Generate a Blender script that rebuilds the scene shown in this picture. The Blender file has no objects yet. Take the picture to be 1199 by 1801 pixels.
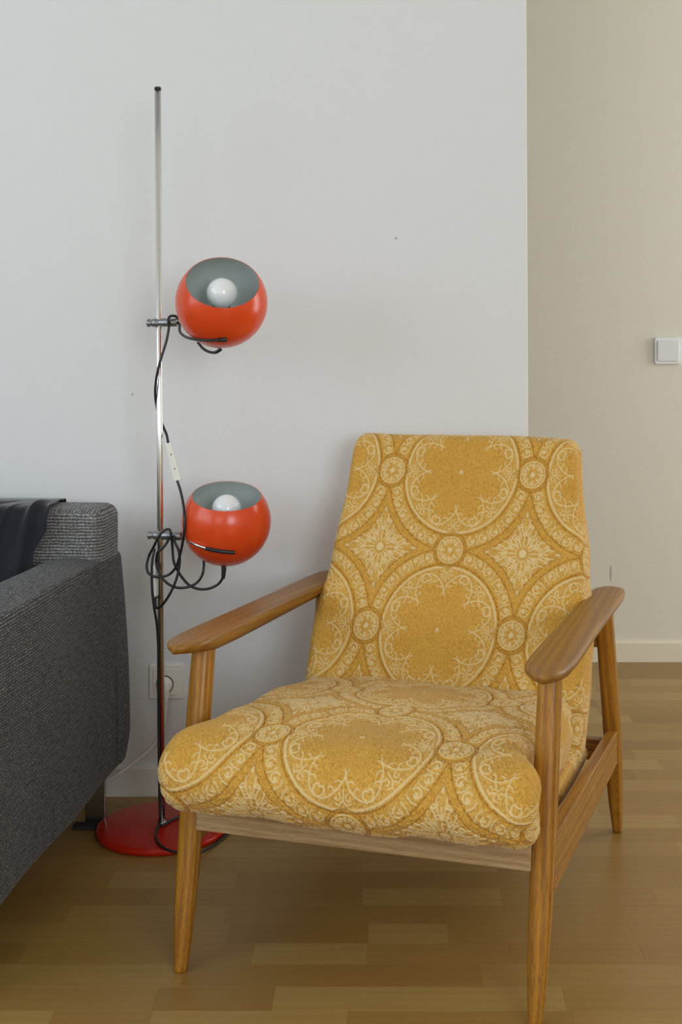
import bpy, bmesh, math, random
import numpy as np
from mathutils import Vector, Matrix

random.seed(7)
rng = np.random.default_rng(11)
scene = bpy.context.scene
COL = scene.collection

# ------------------------------------------------------------------ camera
F, CX, CY, HC = 2250.0, 700.0, 585.0, 1.084          # focal, principal point (shifted lens), camera height
cam_d = bpy.data.cameras.new('camera')
cam = bpy.data.objects.new('camera', cam_d); COL.objects.link(cam)
cam.location = (0, 0, HC); cam.rotation_euler = (math.pi / 2, 0, 0)
cam_d.sensor_fit = 'AUTO'; cam_d.sensor_width = 36.0
cam_d.lens = 36.0 * F / 1801.0
cam_d.shift_x = -(CX - 599.5) / 1801.0
cam_d.shift_y = (CY - 900.5) / 1801.0
cam_d.clip_start = 0.05
scene.camera = cam

# ------------------------------------------------------------------ world, lights, exposure
world = bpy.data.worlds.new('world'); scene.world = world; world.use_nodes = True
wb = world.node_tree.nodes['Background']
wb.inputs[0].default_value = (0.62, 0.74, 0.92, 1); wb.inputs[1].default_value = 0.6

def area_light(name, loc, target, sx, sy, power, color):
    ld = bpy.data.lights.new(name, 'AREA'); ld.shape = 'RECTANGLE'; ld.size = sx; ld.size_y = sy
    ld.energy = power; ld.color = color
    o = bpy.data.objects.new(name, ld); COL.objects.link(o); o.location = loc
    d = Vector(target) - Vector(loc)
    o.rotation_euler = d.to_track_quat('-Z', 'Y').to_euler()
    return o
area_light('window_daylight', (-2.93, 0.40, 1.75), (0, 0.40, 1.75), 3.4, 1.5, 40, (0.82, 0.92, 1.0))
area_light('balcony_daylight', (-1.55, -2.53, 1.75), (-1.55, 0, 1.75), 1.7, 1.5, 15, (0.86, 0.94, 1.0))
area_light('garden_daylight', (1.65, -2.53, 1.70), (1.65, 0, 1.70), 1.7, 1.6, 65, (0.90, 0.96, 1.0))
area_light('hall_daylight', (2.83, 3.50, 1.30), (0, 3.50, 1.30), 0.9, 2.0, 26, (0.97, 0.98, 1.0))

vs = scene.view_settings
vs.view_transform = 'Standard'; vs.look = 'None'; vs.gamma = 1.0; vs.use_curve_mapping = False
vs.exposure = 0.09

# ------------------------------------------------------------------ helpers
def at(x, y, Y):
    return np.array([(x - CX) / F * Y, Y, HC - (y - CY) / F * Y])

def tag(o, label=None, cat=None, group=None, kind=None):
    if label: o['label'] = label
    if cat: o['category'] = cat
    if group: o['group'] = group
    if kind: o['kind'] = kind
    return o

def empty(name, loc=(0, 0, 0), rz=0.0):
    o = bpy.data.objects.new(name, None); COL.objects.link(o)
    o.location = loc; o.rotation_euler = (0, 0, rz); o.empty_display_size = 0.1
    return o

def link(name, me, mats, parent=None, smooth=True):
    if not isinstance(mats, (list, tuple)): mats = [mats]
    for m in mats: me.materials.append(m)
    if smooth: me.polygons.foreach_set('use_smooth', [True] * len(me.polygons))
    o = bpy.data.objects.new(name, me); COL.objects.link(o)
    if parent is not None: o.parent = parent
    return o

def grid_faces(nu, nv, wrap_u=False, wrap_v=False, off=0):
    iu = np.arange(nu if wrap_u else nu - 1); iv = np.arange(nv if wrap_v else nv - 1)
    A, B = np.meshgrid(iu, iv, indexing='ij')
    A2, B2 = (A + 1) % nu, (B + 1) % nv
    return (np.stack([A * nv + B, A2 * nv + B, A2 * nv + B2, A * nv + B2], -1).reshape(-1, 4) + off)

def np_mesh(name, V, Fq, attrs=None, flip=False):
    me = bpy.data.meshes.new(name)
    V = np.asarray(V, dtype=np.float32).reshape(-1, 3); Fq = np.asarray(Fq, dtype=np.int32)
    if flip: Fq = Fq[:, ::-1]
    me.vertices.add(len(V)); me.vertices.foreach_set('co', V.ravel())
    me.loops.add(Fq.size); me.loops.foreach_set('vertex_index', np.ascontiguousarray(Fq).ravel())
    me.polygons.add(len(Fq))
    me.polygons.foreach_set('loop_start', np.arange(0, Fq.size, Fq.shape[1], dtype=np.int32))
    me.update(calc_edges=True); me.validate()
    if attrs:
        for k, a in attrs.items():
            a = np.asarray(a, dtype=np.float32)
            at_ = me.attributes.new(k, 'FLOAT_VECTOR', 'POINT')
            at_.data.foreach_set('vector', a.ravel())
    return me

def poly_mesh(name, V, faces, attrs=None):
    me = bpy.data.meshes.new(name); me.from_pydata([tuple(map(float, v)) for v in V], [], faces); me.update()
    if attrs:
        for k, a in attrs.items():
            at_ = me.attributes.new(k, 'FLOAT_VECTOR', 'POINT')
            at_.data.foreach_set('vector', np.asarray(a, dtype=np.float32).ravel())
    return me

def bm_mesh(name, bm):
    me = bpy.data.meshes.new(name); bmesh.ops.recalc_face_normals(bm, faces=bm.faces)
    bm.to_mesh(me); bm.free(); return me

def box_bm(lo, hi, bevel=0.0, seg=2, bm=None):
    own = bm is None
    if own: bm = bmesh.new()
    r = bmesh.ops.create_cube(bm, size=1.0)
    lo, hi = Vector(lo), Vector(hi); c = (lo + hi) / 2; s = hi - lo
    for v in r['verts']:
        v.co = Vector((v.co.x * s.x, v.co.y * s.y, v.co.z * s.z)) + c
    if bevel > 0:
        es = list({e for v in r['verts'] for e in v.link_edges})
        bmesh.ops.bevel(bm, geom=es, offset=bevel, segments=seg, profile=0.5, affect='EDGES')
    return bm

def box(name, lo, hi, mat, parent=None, bevel=0.0, seg=2, smooth=False):
    o = link(name, bm_mesh(name, box_bm(lo, hi, bevel, seg)), mat, parent, smooth)
    return o

def smooth_path(P, n=8, closed=False):
    P = np.asarray(P, float); out = []
    m = len(P)
    rngk = range(m if closed else m - 1)
    for i in rngk:
        if closed: p0, p1, p2, p3 = P[i - 1], P[i], P[(i + 1) % m], P[(i + 2) % m]
        else: p0, p1, p2, p3 = P[max(i - 1, 0)], P[i], P[i + 1], P[min(i + 2, m - 1)]
        for k in range(n):
            t = k / n
            out.append(0.5 * ((2 * p1) + (-p0 + p2) * t + (2 * p0 - 5 * p1 + 4 * p2 - p3) * t * t + (-p0 + 3 * p1 - 3 * p2 + p3) * t ** 3))
    if not closed: out.append(P[-1])
    return np.array(out)

def tube(name, path, rad, mat, parent=None, ns=10, smooth_n=8, caps=True, off=(0, 0, 0)):
    P = smooth_path(path, smooth_n) if smooth_n > 1 else np.asarray(path, float)
    P = P - np.asarray(off, float)
    m = len(P); T = np.gradient(P, axis=0); T /= np.linalg.norm(T, axis=1)[:, None] + 1e-12
    R = np.full(m, rad) if np.isscalar(rad) else np.interp(np.linspace(0, 1, m), np.linspace(0, 1, len(rad)), rad)
    ref = np.array([0, 0, 1.0]) if abs(T[0][2]) < 0.9 else np.array([1.0, 0, 0])
    N = np.cross(T[0], ref); N /= np.linalg.norm(N)
    rings = []
    for i in range(m):
        N = N - T[i] * (N @ T[i]); N /= np.linalg.norm(N); B = np.cross(T[i], N)
        a = np.arange(ns) * 2 * np.pi / ns
        rings.append(P[i] + R[i] * (np.cos(a)[:, None] * N + np.sin(a)[:, None] * B))
    V = np.concatenate(rings); faces = [tuple(f) for f in grid_faces(m, ns, wrap_v=True)]
    if caps: faces += [tuple(range(ns))[::-1], tuple(range((m - 1) * ns, m * ns))]
    me = poly_mesh(name, V, faces)
    return link(name, me, mat, parent)

def lathe_me(name, prof, ns=48, axis=(0, 0, 1), origin=(0, 0, 0), close=False):
    """prof: list of (radius, height) revolved about axis."""
    ax = np.asarray(axis, float); ax /= np.linalg.norm(ax)
    ref = np.array([1.0, 0, 0]) if abs(ax[0]) < 0.9 else np.array([0, 1.0, 0])
    e1 = np.cross(ax, ref); e1 /= np.linalg.norm(e1); e2 = np.cross(ax, e1)
    a = np.arange(ns) * 2 * np.pi / ns
    ring = np.cos(a)[:, None] * e1 + np.sin(a)[:, None] * e2
    V = np.concatenate([np.asarray(origin) + r * ring + h * ax for r, h in prof])
    faces = [tuple(f) for f in grid_faces(len(prof), ns, wrap_v=True, wrap_u=close)]
    if not close:
        if prof[0][0] > 1e-5: faces.append(tuple(range(ns)))
        if prof[-1][0] > 1e-5: faces.append(tuple(range((len(prof) - 1) * ns, len(prof) * ns))[::-1])
    bm = bmesh.new(); vs_ = [bm.verts.new(v) for v in V]
    for f in faces:
        try: bm.faces.new([vs_[i] for i in f])
        except ValueError: pass
    bmesh.ops.remove_doubles(bm, verts=bm.verts, dist=1e-6)
    return bm_mesh(name, bm)

# ------------------------------------------------------------------ material helpers
class NT:
    def __init__(self, name):
        self.m = bpy.data.materials.new(name); self.m.use_nodes = True
        self.t = self.m.node_tree; self.b = self.t.nodes['Principled BSDF']
    def n(self, typ, **kw):
        nd = self.t.nodes.new(typ)
        for k, v in kw.items():
            if isinstance(k, str) and k.startswith('i_'):
                key = k[2:]; key = int(key) if key.isdigit() else key.replace('_', ' ')
                nd.inputs[key].default_value = v
            else: setattr(nd, k, v)
        return nd
    def l(self, a, b): self.t.links.new(a, b)
    def math(self, op, a, b=None, c=None):
        nd = self.n('ShaderNodeMath', operation=op)
        for i, v in enumerate((a, b, c)):
            if v is None: continue
            if hasattr(v, 'is_linked') or hasattr(v, 'links'): self.l(v, nd.inputs[i])
            else: nd.inputs[i].default_value = v
        return nd.outputs[0]
    def mix(self, fac, a, b, blend='MIX'):
        nd = self.n('ShaderNodeMix', data_type='RGBA', blend_type=blend)
        for s, v in ((nd.inputs['Factor'], fac), (nd.inputs['A'], a), (nd.inputs['B'], b)):
            if hasattr(v, 'links'): self.l(v, s)
            else: s.default_value = v if not isinstance(v, tuple) else (*v[:3], 1)
        return nd.outputs['Result']
    def ramp(self, fac, stops):
        nd = self.n('ShaderNodeValToRGB'); el = nd.color_ramp.elements
        while len(el) < len(stops): el.new(0.5)
        for e, (p, c) in zip(el, stops): e.position = p; e.color = (*c[:3], 1)
        self.l(fac, nd.inputs[0]); return nd.outputs[0]
    def scaled(self, vec, s):
        nd = self.n('ShaderNodeVectorMath', operation='MULTIPLY'); self.l(vec, nd.inputs[0]); nd.inputs[1].default_value = s
        return nd.outputs[0]
    def noise(self, vec, scale, detail=3, rough=0.55, dist=0.0):
        nd = self.n('ShaderNodeTexNoise'); nd.inputs['Scale'].default_value = scale
        nd.inputs['Detail'].default_value = detail; nd.inputs['Roughness'].default_value = rough; nd.inputs['Distortion'].default_value = dist
        if vec is not None: self.l(vec, nd.inputs['Vector'])
        return nd.outputs[0]
    def bump(self, h, strength, dist):
        nd = self.n('ShaderNodeBump'); nd.inputs['Strength'].default_value = strength; nd.inputs['Distance'].default_value = dist
        self.l(h, nd.inputs['Height']); self.l(nd.outputs[0], self.b.inputs['Normal'])
    def set(self, **kw):
        for k, v in kw.items():
            s = self.b.inputs[k.replace('_', ' ')]
            if hasattr(v, 'links'): self.l(v, s)
            else: s.default_value = (*v, 1) if isinstance(v, tuple) and len(v) == 3 else v
        return self.m

def plain(name, col, rough=0.5, metal=0.0, var=0.06, scale=30, spec=0.5, coat=0.0):
    k = NT(name); tc = k.n('ShaderNodeTexCoord').outputs['Object']
    f = k.noise(tc, scale, 4)
    c = k.mix(f, tuple(x * (1 - var) for x in col), tuple(min(1, x * (1 + var)) for x in col))
    k.set(Base_Color=c, Roughness=rough, Metallic=metal, Specular_IOR_Level=spec, Coat_Weight=coat)
    return k.m

def wall_mat(name, col, spots=()):
    k = NT(name); g = k.n('ShaderNodeNewGeometry').outputs['Position']
    big = k.noise(g, 1.3, 3); fine = k.noise(g, 220, 2); mid = k.noise(g, 9, 4)
    c = k.mix(big, tuple(x * 0.975 for x in col), col)
    c = k.mix(k.math('MULTIPLY', mid, 0.05), c, tuple(x * 0.8 for x in col))
    sp = k.noise(g, 38, 1, 0.4)                                # rare tiny specks in the paint
    sp = k.math('GREATER_THAN', sp, 0.845)
    c = k.mix(k.math('MULTIPLY', sp, 0.35), c, (0.30, 0.29, 0.27))
    for (x, z, sx, sz, a) in spots:                            # small scuffs with a place of their own
        xyz = k.n('ShaderNodeSeparateXYZ'); k.l(g, xyz.inputs[0])
        dx = k.math('MULTIPLY', k.math('SUBTRACT', xyz.outputs[0], x), 1 / sx); dz = k.math('MULTIPLY', k.math('SUBTRACT', xyz.outputs[2], z), 1 / sz)
        d = k.math('ADD', k.math('MULTIPLY', dx, dx), k.math('MULTIPLY', dz, dz))
        msk = k.math('MULTIPLY', k.math('LESS_THAN', k.math('ADD', d, k.math('MULTIPLY', fine, 0.9)), 1.3), a)
        c = k.mix(msk, c, (0.24, 0.24, 0.25))
    k.set(Base_Color=c, Roughness=0.85, Specular_IOR_Level=0.25)
    k.bump(k.math('ADD', fine, k.math('MULTIPLY', mid, 0.6)), 0.12, 0.002)
    return k.m

M = {}
p_sc = at(1073.5, 1009, 4.22)
M['wall_white'] = wall_mat('painted_plaster_white', (0.79, 0.80, 0.80), [(at(696, 419, 3.0)[0], at(696, 419, 3.0)[2], .0035, .003, .6), (at(233, 694, 3.0)[0], at(233, 694, 3.0)[2], .003, .004, .5)])
M['wall_cream'] = wall_mat('painted_plaster_cream', (0.76, 0.72, 0.615), [(p_sc[0], p_sc[2], .004, .030, .55)])
M['ceiling'] = plain('ceiling_paint', (0.82, 0.82, 0.80), 0.9, scale=5)
M['trim_white'] = plain('painted_trim', (0.78, 0.76, 0.70), 0.45, scale=8)
M['trim_cream'] = plain('painted_trim_cream', (0.80, 0.73, 0.56), 0.45, scale=8)
M['plastic'] = plain('white_switch_plastic', (0.74, 0.74, 0.73), 0.3)
M['plastic_old'] = plain('old_white_plastic', (0.84, 0.83, 0.76), 0.35)
M['dark_gap'] = plain('dark_gap', (0.02, 0.02, 0.02), 0.8)
M['cord_black'] = plain('black_cable', (0.016, 0.016, 0.018), 0.38)
M['cord_white'] = plain('white_cable', (0.72, 0.71, 0.68), 0.4)
M['bulb'] = plain('opal_bulb_glass', (0.86, 0.87, 0.88), 0.12, var=0.01, coat=0.5)
M['shade_in'] = plain('pale_shade_lining', (0.60, 0.655, 0.63), 0.42, var=0.02, scale=60)
M['clamp'] = plain('grey_clamp_metal', (0.30, 0.31, 0.32), 0.33, metal=0.8)
M['sofa_metal'] = plain('sofa_leg_steel', (0.35, 0.33, 0.30), 0.22, metal=1.0)

def chrome():
    k = NT('worn_chrome'); tc = k.n('ShaderNodeTexCoord').outputs['Object']
    f = k.noise(tc, 120, 4); g = k.noise(k.scaled(tc, (40, 40, 4)), 6, 4)
    c = k.mix(f, (0.82, 0.82, 0.81), (0.92, 0.92, 0.91))
    r = k.math('ADD', k.math('MULTIPLY', g, 0.20), 0.10)
    k.set(Base_Color=c, Metallic=1.0, Roughness=r); return k.m
M['chrome'] = chrome()

def enamel():
    k = NT('orange_red_enamel'); tc = k.n('ShaderNodeTexCoord').outputs['Object']
    f = k.noise(tc, 14, 5, 0.65); g = k.noise(tc, 70, 4, 0.7)
    c = k.mix(f, (0.70, 0.058, 0.010), (0.80, 0.085, 0.014))
    wear = k.math('MULTIPLY', k.math('GREATER_THAN', g, 0.70), 0.35)
    c = k.mix(wear, c, (0.72, 0.16, 0.04))
    r = k.math('ADD', k.math('MULTIPLY', g, 0.16), 0.15)
    k.set(Base_Color=c, Roughness=r, Specular_IOR_Level=0.5); k.bump(g, 0.04, 0.001); return k.m
M['enamel'] = enamel()
def enamel_base():
    k = NT('dark_red_enamel'); tc = k.n('ShaderNodeTexCoord').outputs['Object']
    f = k.noise(tc, 10, 5, 0.6); g = k.noise(tc, 90, 3, 0.7)
    c = k.mix(f, (0.42, 0.012, 0.003), (0.52, 0.017, 0.004))
    k.set(Base_Color=c, Roughness=k.math('ADD', k.math('MULTIPLY', g, 0.2), 0.15), Specular_IOR_Level=0.28); return k.m
M['enamel_base'] = enamel_base()

def oak(name, lo, mid, hi, dark):
    """grain follows the attribute 'gc': x across, y across, z along the piece (metres)."""
    k = NT(name); a = k.n('ShaderNodeAttribute', attribute_name='gc').outputs['Vector']
    s1 = k.scaled(a, (1, 1, 0.022)); s2 = k.scaled(a, (1, 1, 0.012)); s3 = k.scaled(a, (1, 1, 0.3))
    rings = k.n('ShaderNodeTexWave', wave_type='BANDS', bands_direction='DIAGONAL')
    rings.inputs['Scale'].default_value = 42; rings.inputs['Distortion'].default_value = 9; rings.inputs['Detail'].default_value = 3
    rings.inputs['Detail Scale'].default_value = 0.6; k.l(s1, rings.inputs['Vector'])
    fib = k.noise(s2, 900, 3, 0.6); pore = k.noise(s1, 1500, 2, 0.5); blotch = k.noise(s3, 16, 4)
    c = k.mix(rings.outputs[1], mid, lo)
    c = k.mix(k.math('MULTIPLY', k.math('SUBTRACT', fib, 0.28), 1.25), c, hi)
    pm = k.math('MULTIPLY', k.math('GREATER_THAN', pore, 0.60), 0.55)
    c = k.mix(pm, c, dark)
    c = k.mix(k.math('MULTIPLY', k.math('SUBTRACT', blotch, 0.35), 0.9), c, lo)
    k.set(Base_Color=c, Roughness=k.math('ADD', k.math('MULTIPLY', fib, 0.2), 0.26), Specular_IOR_Level=0.4)
    k.bump(k.math('SUBTRACT', k.math('MULTIPLY', rings.outputs[1], 0.5), pm), 0.35, 0.0006)
    return k.m
M['oak'] = oak('stained_oak', (0.20, 0.062, 0.003), (0.42, 0.175, 0.010), (0.64, 0.33, 0.050), (0.07, 0.022, 0.003))
M['oak_arm'] = oak('worn_oak_armrest', (0.20, 0.072, 0.008), (0.33, 0.145, 0.016), (0.48, 0.245, 0.045), (0.08, 0.030, 0.006))
M['oak_pale'] = oak('pale_rubbed_oak', (0.30, 0.17, 0.065), (0.43, 0.28, 0.13), (0.58, 0.43, 0.25), (0.16, 0.08, 0.03))

def floor_mat():
    k = NT('beech_laminate'); g = k.n('ShaderNodeNewGeometry').outputs['Position']
    a = k.n('ShaderNodeAttribute', attribute_name='tone').outputs['Vector']
    sp = k.n('ShaderNodeSeparateXYZ'); k.l(a, sp.inputs[0]); tone, seed = sp.outputs[0], sp.outputs[1]
    ad = k.n('ShaderNodeVectorMath', operation='ADD'); k.l(g, ad.inputs[0])
    cmb = k.n('ShaderNodeCombineXYZ'); k.l(k.math('MULTIPLY', seed, 31.0), cmb.inputs[0]); k.l(k.math('MULTIPLY', seed, 17.0), cmb.inputs[2]); k.l(cmb.outputs[0], ad.inputs[1])
    v = ad.outputs[0]
    gr = k.noise(k.scaled(v, (1.2, 26, 1)), 6, 5, 0.6, 0.6); fl = k.noise(k.scaled(v, (14, 90, 1)), 9, 2, 0.5)
    cath = k.n('ShaderNodeTexWave', wave_type='BANDS', bands_direction='Y'); cath.inputs['Scale'].default_value = 8; cath.inputs['Distortion'].default_value = 7
    cath.inputs['Detail'].default_value = 2; cath.inputs['Detail Scale'].default_value = 0.5; k.l(k.scaled(v, (0.55, 1.6, 1)), cath.inputs['Vector'])
    c = k.ramp(tone, [(0.0, (0.28, 0.155, 0.036)), (0.5, (0.365, 0.218, 0.058)), (1.0, (0.455, 0.30, 0.098))])
    c = k.mix(k.math('MULTIPLY', gr, 0.42), c, (0.26, 0.14, 0.032))
    c = k.mix(k.math('MULTIPLY', cath.outputs[1], 0.16), c, (0.25, 0.135, 0.03))
    c = k.mix(k.math('MULTIPLY', k.math('GREATER_THAN', fl, 0.66), 0.22), c, (0.24, 0.135, 0.05))
    k.set(Base_Color=c, Roughness=k.math('ADD', k.math('MULTIPLY', gr, 0.12), 0.30), Specular_IOR_Level=0.42)
    return k.m
M['floor'] = floor_mat()

def damask_mat():
    """attribute 'pat': x cream thread amount, y pale ground amount, z groove gold and painted shade of the crinkle creases."""
    k = NT('gold_damask'); a = k.n('ShaderNodeAttribute', attribute_name='pat').outputs['Vector']
    sp = k.n('ShaderNodeSeparateXYZ'); k.l(a, sp.inputs[0])
    o = k.n('ShaderNodeTexCoord').outputs['Object']
    th = k.noise(o, 420, 3, 0.6); bl = k.noise(o, 9, 3)
    c = k.mix(bl, (0.62, 0.325, 0.042), (0.70, 0.385, 0.062))
    c = k.mix(k.math('MULTIPLY', th, 0.5), c, (0.74, 0.46, 0.12))
    c = k.mix(sp.outputs[1], c, (0.72, 0.475, 0.150))
    c = k.mix(sp.outputs[2], c, (0.42, 0.185, 0.016))  # deeper gold of the grooves, with crinkle crease shade painted into the colour
    c = k.mix(k.math('MULTIPLY', sp.outputs[0], 0.74), c, (0.80, 0.64, 0.34))
    k.set(Base_Color=c, Roughness=0.8, Specular_IOR_Level=0.2, Sheen_Weight=0.25, Sheen_Roughness=0.4)
    k.bump(th, 0.35, 0.0006)
    return k.m
M['damask'] = damask_mat()

def weave_mat(name, along, across, light, dark, base, amount):
    """charcoal tweed with dark yarns. attribute 'wv': x along the ribs, y across them (metres)."""
    k = NT(name); a = k.n('ShaderNodeAttribute', attribute_name='wv').outputs['Vector']
    wob = k.noise(k.scaled(a, (30, 30, 1)), 1.0, 2)
    sp = k.n('ShaderNodeSeparateXYZ'); k.l(a, sp.inputs[0]); x, y = sp.outputs[0], sp.outputs[1]
    yy = k.math('ADD', k.math('MULTIPLY', y, 1 / across), k.math('MULTIPLY', wob, 0.45))
    fy = k.math('ABSOLUTE', k.math('SUBTRACT', k.math('FRACT', yy), 0.5))
    rib = k.math('GREATER_THAN', fy, 0.37)
    row = k.math('FLOOR', yy)
    wn = k.n('ShaderNodeTexWhiteNoise', noise_dimensions='1D'); k.l(row, wn.inputs['W'])
    xx = k.math('ADD', k.math('MULTIPLY', x, 1 / along), k.math('MULTIPLY', wn.outputs[0], 7.3))
    fx = k.math('ABSOLUTE', k.math('SUBTRACT', k.math('FRACT', xx), 0.5))
    tick = k.math('GREATER_THAN', fx, 0.42)
    n1 = k.noise(k.scaled(a, (170, 520, 1)), 1.0, 2, 0.6); n2 = k.noise(k.scaled(a, (34, 210, 1)), 1.0, 3, 0.7); n3 = k.noise(k.scaled(a, (8, 14, 1)), 1.0, 3)
    f = k.math('MULTIPLY', k.math('SUBTRACT', n1, 0.36), 3.6)
    c = k.mix(f, base, light)
    c = k.mix(k.math('MULTIPLY', k.math('SUBTRACT', n2, 0.42), 3.2), c, base)
    c = k.mix(k.math('MULTIPLY', n3, 0.35), c, base)
    ln = k.math('MULTIPLY', k.math('MAXIMUM', rib, k.math('MULTIPLY', tick, 0.55)), amount)
    c = k.mix(ln, c, dark)
    k.set(Base_Color=c, Roughness=0.92, Specular_IOR_Level=0.1, Sheen_Weight=0.1)
    k.bump(k.math('SUBTRACT', k.math('MULTIPLY', n1, 0.7), ln), 0.8, 0.0012)
    return k.m
M['tweed'] = weave_mat('charcoal_tweed', 0.014, 0.0052, (0.33, 0.325, 0.31), (0.005, 0.005, 0.008), (0.030, 0.030, 0.036), 0.92)
M['tweed_light'] = weave_mat('grey_tweed', 0.0085, 0.0066, (0.56, 0.55, 0.53), (0.012, 0.012, 0.016), (0.12, 0.12, 0.12), 0.85)
def throw_mat():
    k = NT('navy_black_cloth'); o = k.n('ShaderNodeTexCoord').outputs['Object']
    n = k.noise(o, 700, 2); b = k.noise(o, 12, 3)
    c = k.mix(b, (0.011, 0.012, 0.017), (0.020, 0.021, 0.028))
    k.set(Base_Color=c, Roughness=0.75, Specular_IOR_Level=0.2, Sheen_Weight=0.35, Sheen_Roughness=0.35); k.bump(n, 0.25, 0.0005); return k.m
M['throw'] = throw_mat()

# ------------------------------------------------------------------ room shell
YN, YF = 3.0, 4.22                 # near wall plane, far wall plane
XL, XR, YB, ZC = -3.0, 2.9, -2.6, 2.65
def struct(o): o['kind'] = 'structure'; return o
def ring_wall(name, axis, pos, thick, lo, hi, holes, mat):
    """a wall slab of boxes around rectangular window holes; lo/hi in (horizontal, z)."""
    bm = bmesh.new()
    xs = sorted({lo[0], hi[0], *[h[0] for h in holes], *[h[1] for h in holes]})
    zs = sorted({lo[1], hi[1], *[h[2] for h in holes], *[h[3] for h in holes]})
    for i in range(len(xs) - 1):
        for j in range(len(zs) - 1):
            cx, cz = (xs[i] + xs[i + 1]) / 2, (zs[j] + zs[j + 1]) / 2
            if any(h[0] < cx < h[1] and h[2] < cz < h[3] for h in holes): continue
            if axis == 'x': box_bm((min(pos, pos + thick), xs[i], zs[j]), (max(pos, pos + thick), xs[i + 1], zs[j + 1]), bm=bm)
            else: box_bm((xs[i], min(pos, pos + thick), zs[j]), (xs[i + 1], max(pos, pos + thick), zs[j + 1]), bm=bm)
    bmesh.ops.remove_doubles(bm, verts=bm.verts, dist=1e-5)
    return struct(link(name, bm_mesh(name, bm), mat, None, False))

ring_wall('wall_left', 'x', XL, -0.2, (YB, 0), (YF, ZC), [(-1.3, 2.1, 1.0, 2.52)], M['wall_white'])
ring_wall('wall_rear', 'y', YB, -0.2, (XL - .2, 0), (XR + .2, ZC), [(-2.4, -0.7, 1.0, 2.5), (.8, 2.5, 0.9, 2.5)], M['wall_white'])
ring_wall('wall_right', 'x', XR, .2, (YB, 0), (YF, ZC), [(3.05, 3.95, .3, 2.3)], M['wall_cream'])
struct(box('wall_far', (XL - .2, YF, 0), (XR + .2, YF + .2, ZC), M['wall_cream']))
struct(box('ceiling', (XL - .2, YB - .2, ZC), (XR + .2, YF + .2, ZC + .1), M['ceiling']))
# near wall: the end edge stands very slightly out of plumb, as in the photograph
xe0, xe1 = at(931.5, 1398, YN)[0], at(925.5, 0, YN)[0]
xe1 = xe0 + (xe1 - xe0) * ZC / (at(0, 0, YN)[2])
bm = bmesh.new()
V8 = [(XL, YN, 0), (xe0, YN, 0), (xe0, YN + .12, 0), (XL, YN + .12, 0), (XL, YN, ZC), (xe1, YN, ZC), (xe1, YN + .12, ZC), (XL, YN + .12, ZC)]
vv = [bm.verts.new(v) for v in V8]
for f in ((0, 1, 2, 3), (4, 5, 6, 7), (0, 1, 5, 4), (1, 2, 6, 5), (2, 3, 7, 6), (3, 0, 4, 7)): bm.faces.new([vv[i] for i in f])
ed = [e for e in bm.edges if abs(e.verts[0].co.z - e.verts[1].co.z) > 1 and e.verts[0].co.x > 0]
bmesh.ops.bevel(bm, geom=ed, offset=0.003, segments=2, profile=0.5, affect='EDGES')
struct(link('wall_back', bm_mesh('wall_back', bm), M['wall_white'], None, False))

def baseboard(name, x0, x1, y, h, mat):
    prof = [(0, 0), (-.012, 0), (-.012, h - .006), (-.009, h - .001), (0, h)]
    V = [(x0, y + a, b) for a, b in prof] + [(x1, y + a, b) for a, b in prof]
    n = len(prof)
    fs = [(i, (i + 1) % n, (i + 1) % n + n, i + n) for i in range(n)] + [tuple(range(n))[::-1], tuple(range(n, 2 * n))]
    return struct(link(name, poly_mesh(name, V, fs), mat, None, False))
baseboard('baseboard_back', XL, xe0, YN, .070, M['trim_white'])
baseboard('baseboard_far', XL, XR, YF, .068, M['trim_cream'])
def window_frame(name, lo, hi, axis):
    """four slim bars round an opening; lo/hi = (horizontal, z)."""
    def b(h0, z0, h1, z1):
        if axis == 'x': return (XL - .12, h0, z0), (XL - .06, h1, z1)
        return (h0, YB - .12, z0), (h1, YB - .06, z1)
    w = struct(link(name, bm_mesh(name, box_bm(*b(lo[0], lo[1], lo[0] + .06, hi[1]))), M['trim_white'], None, False))
    for q in ((hi[0] - .06, lo[1], hi[0], hi[1]), (lo[0] + .06, lo[1], hi[0] - .06, lo[1] + .06), (lo[0] + .06, hi[1] - .06, hi[0] - .06, hi[1])):
        box('window_frame', *b(*q), M['trim_white'], w)
window_frame('window_1', (-1.3, 1.0), (2.1, 2.52), 'x')
window_frame('window_2', (-2.4, 1.0), (-.7, 2.5), 'y')
window_frame('window_3', (.8, .9), (2.5, 2.5), 'y')

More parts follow.
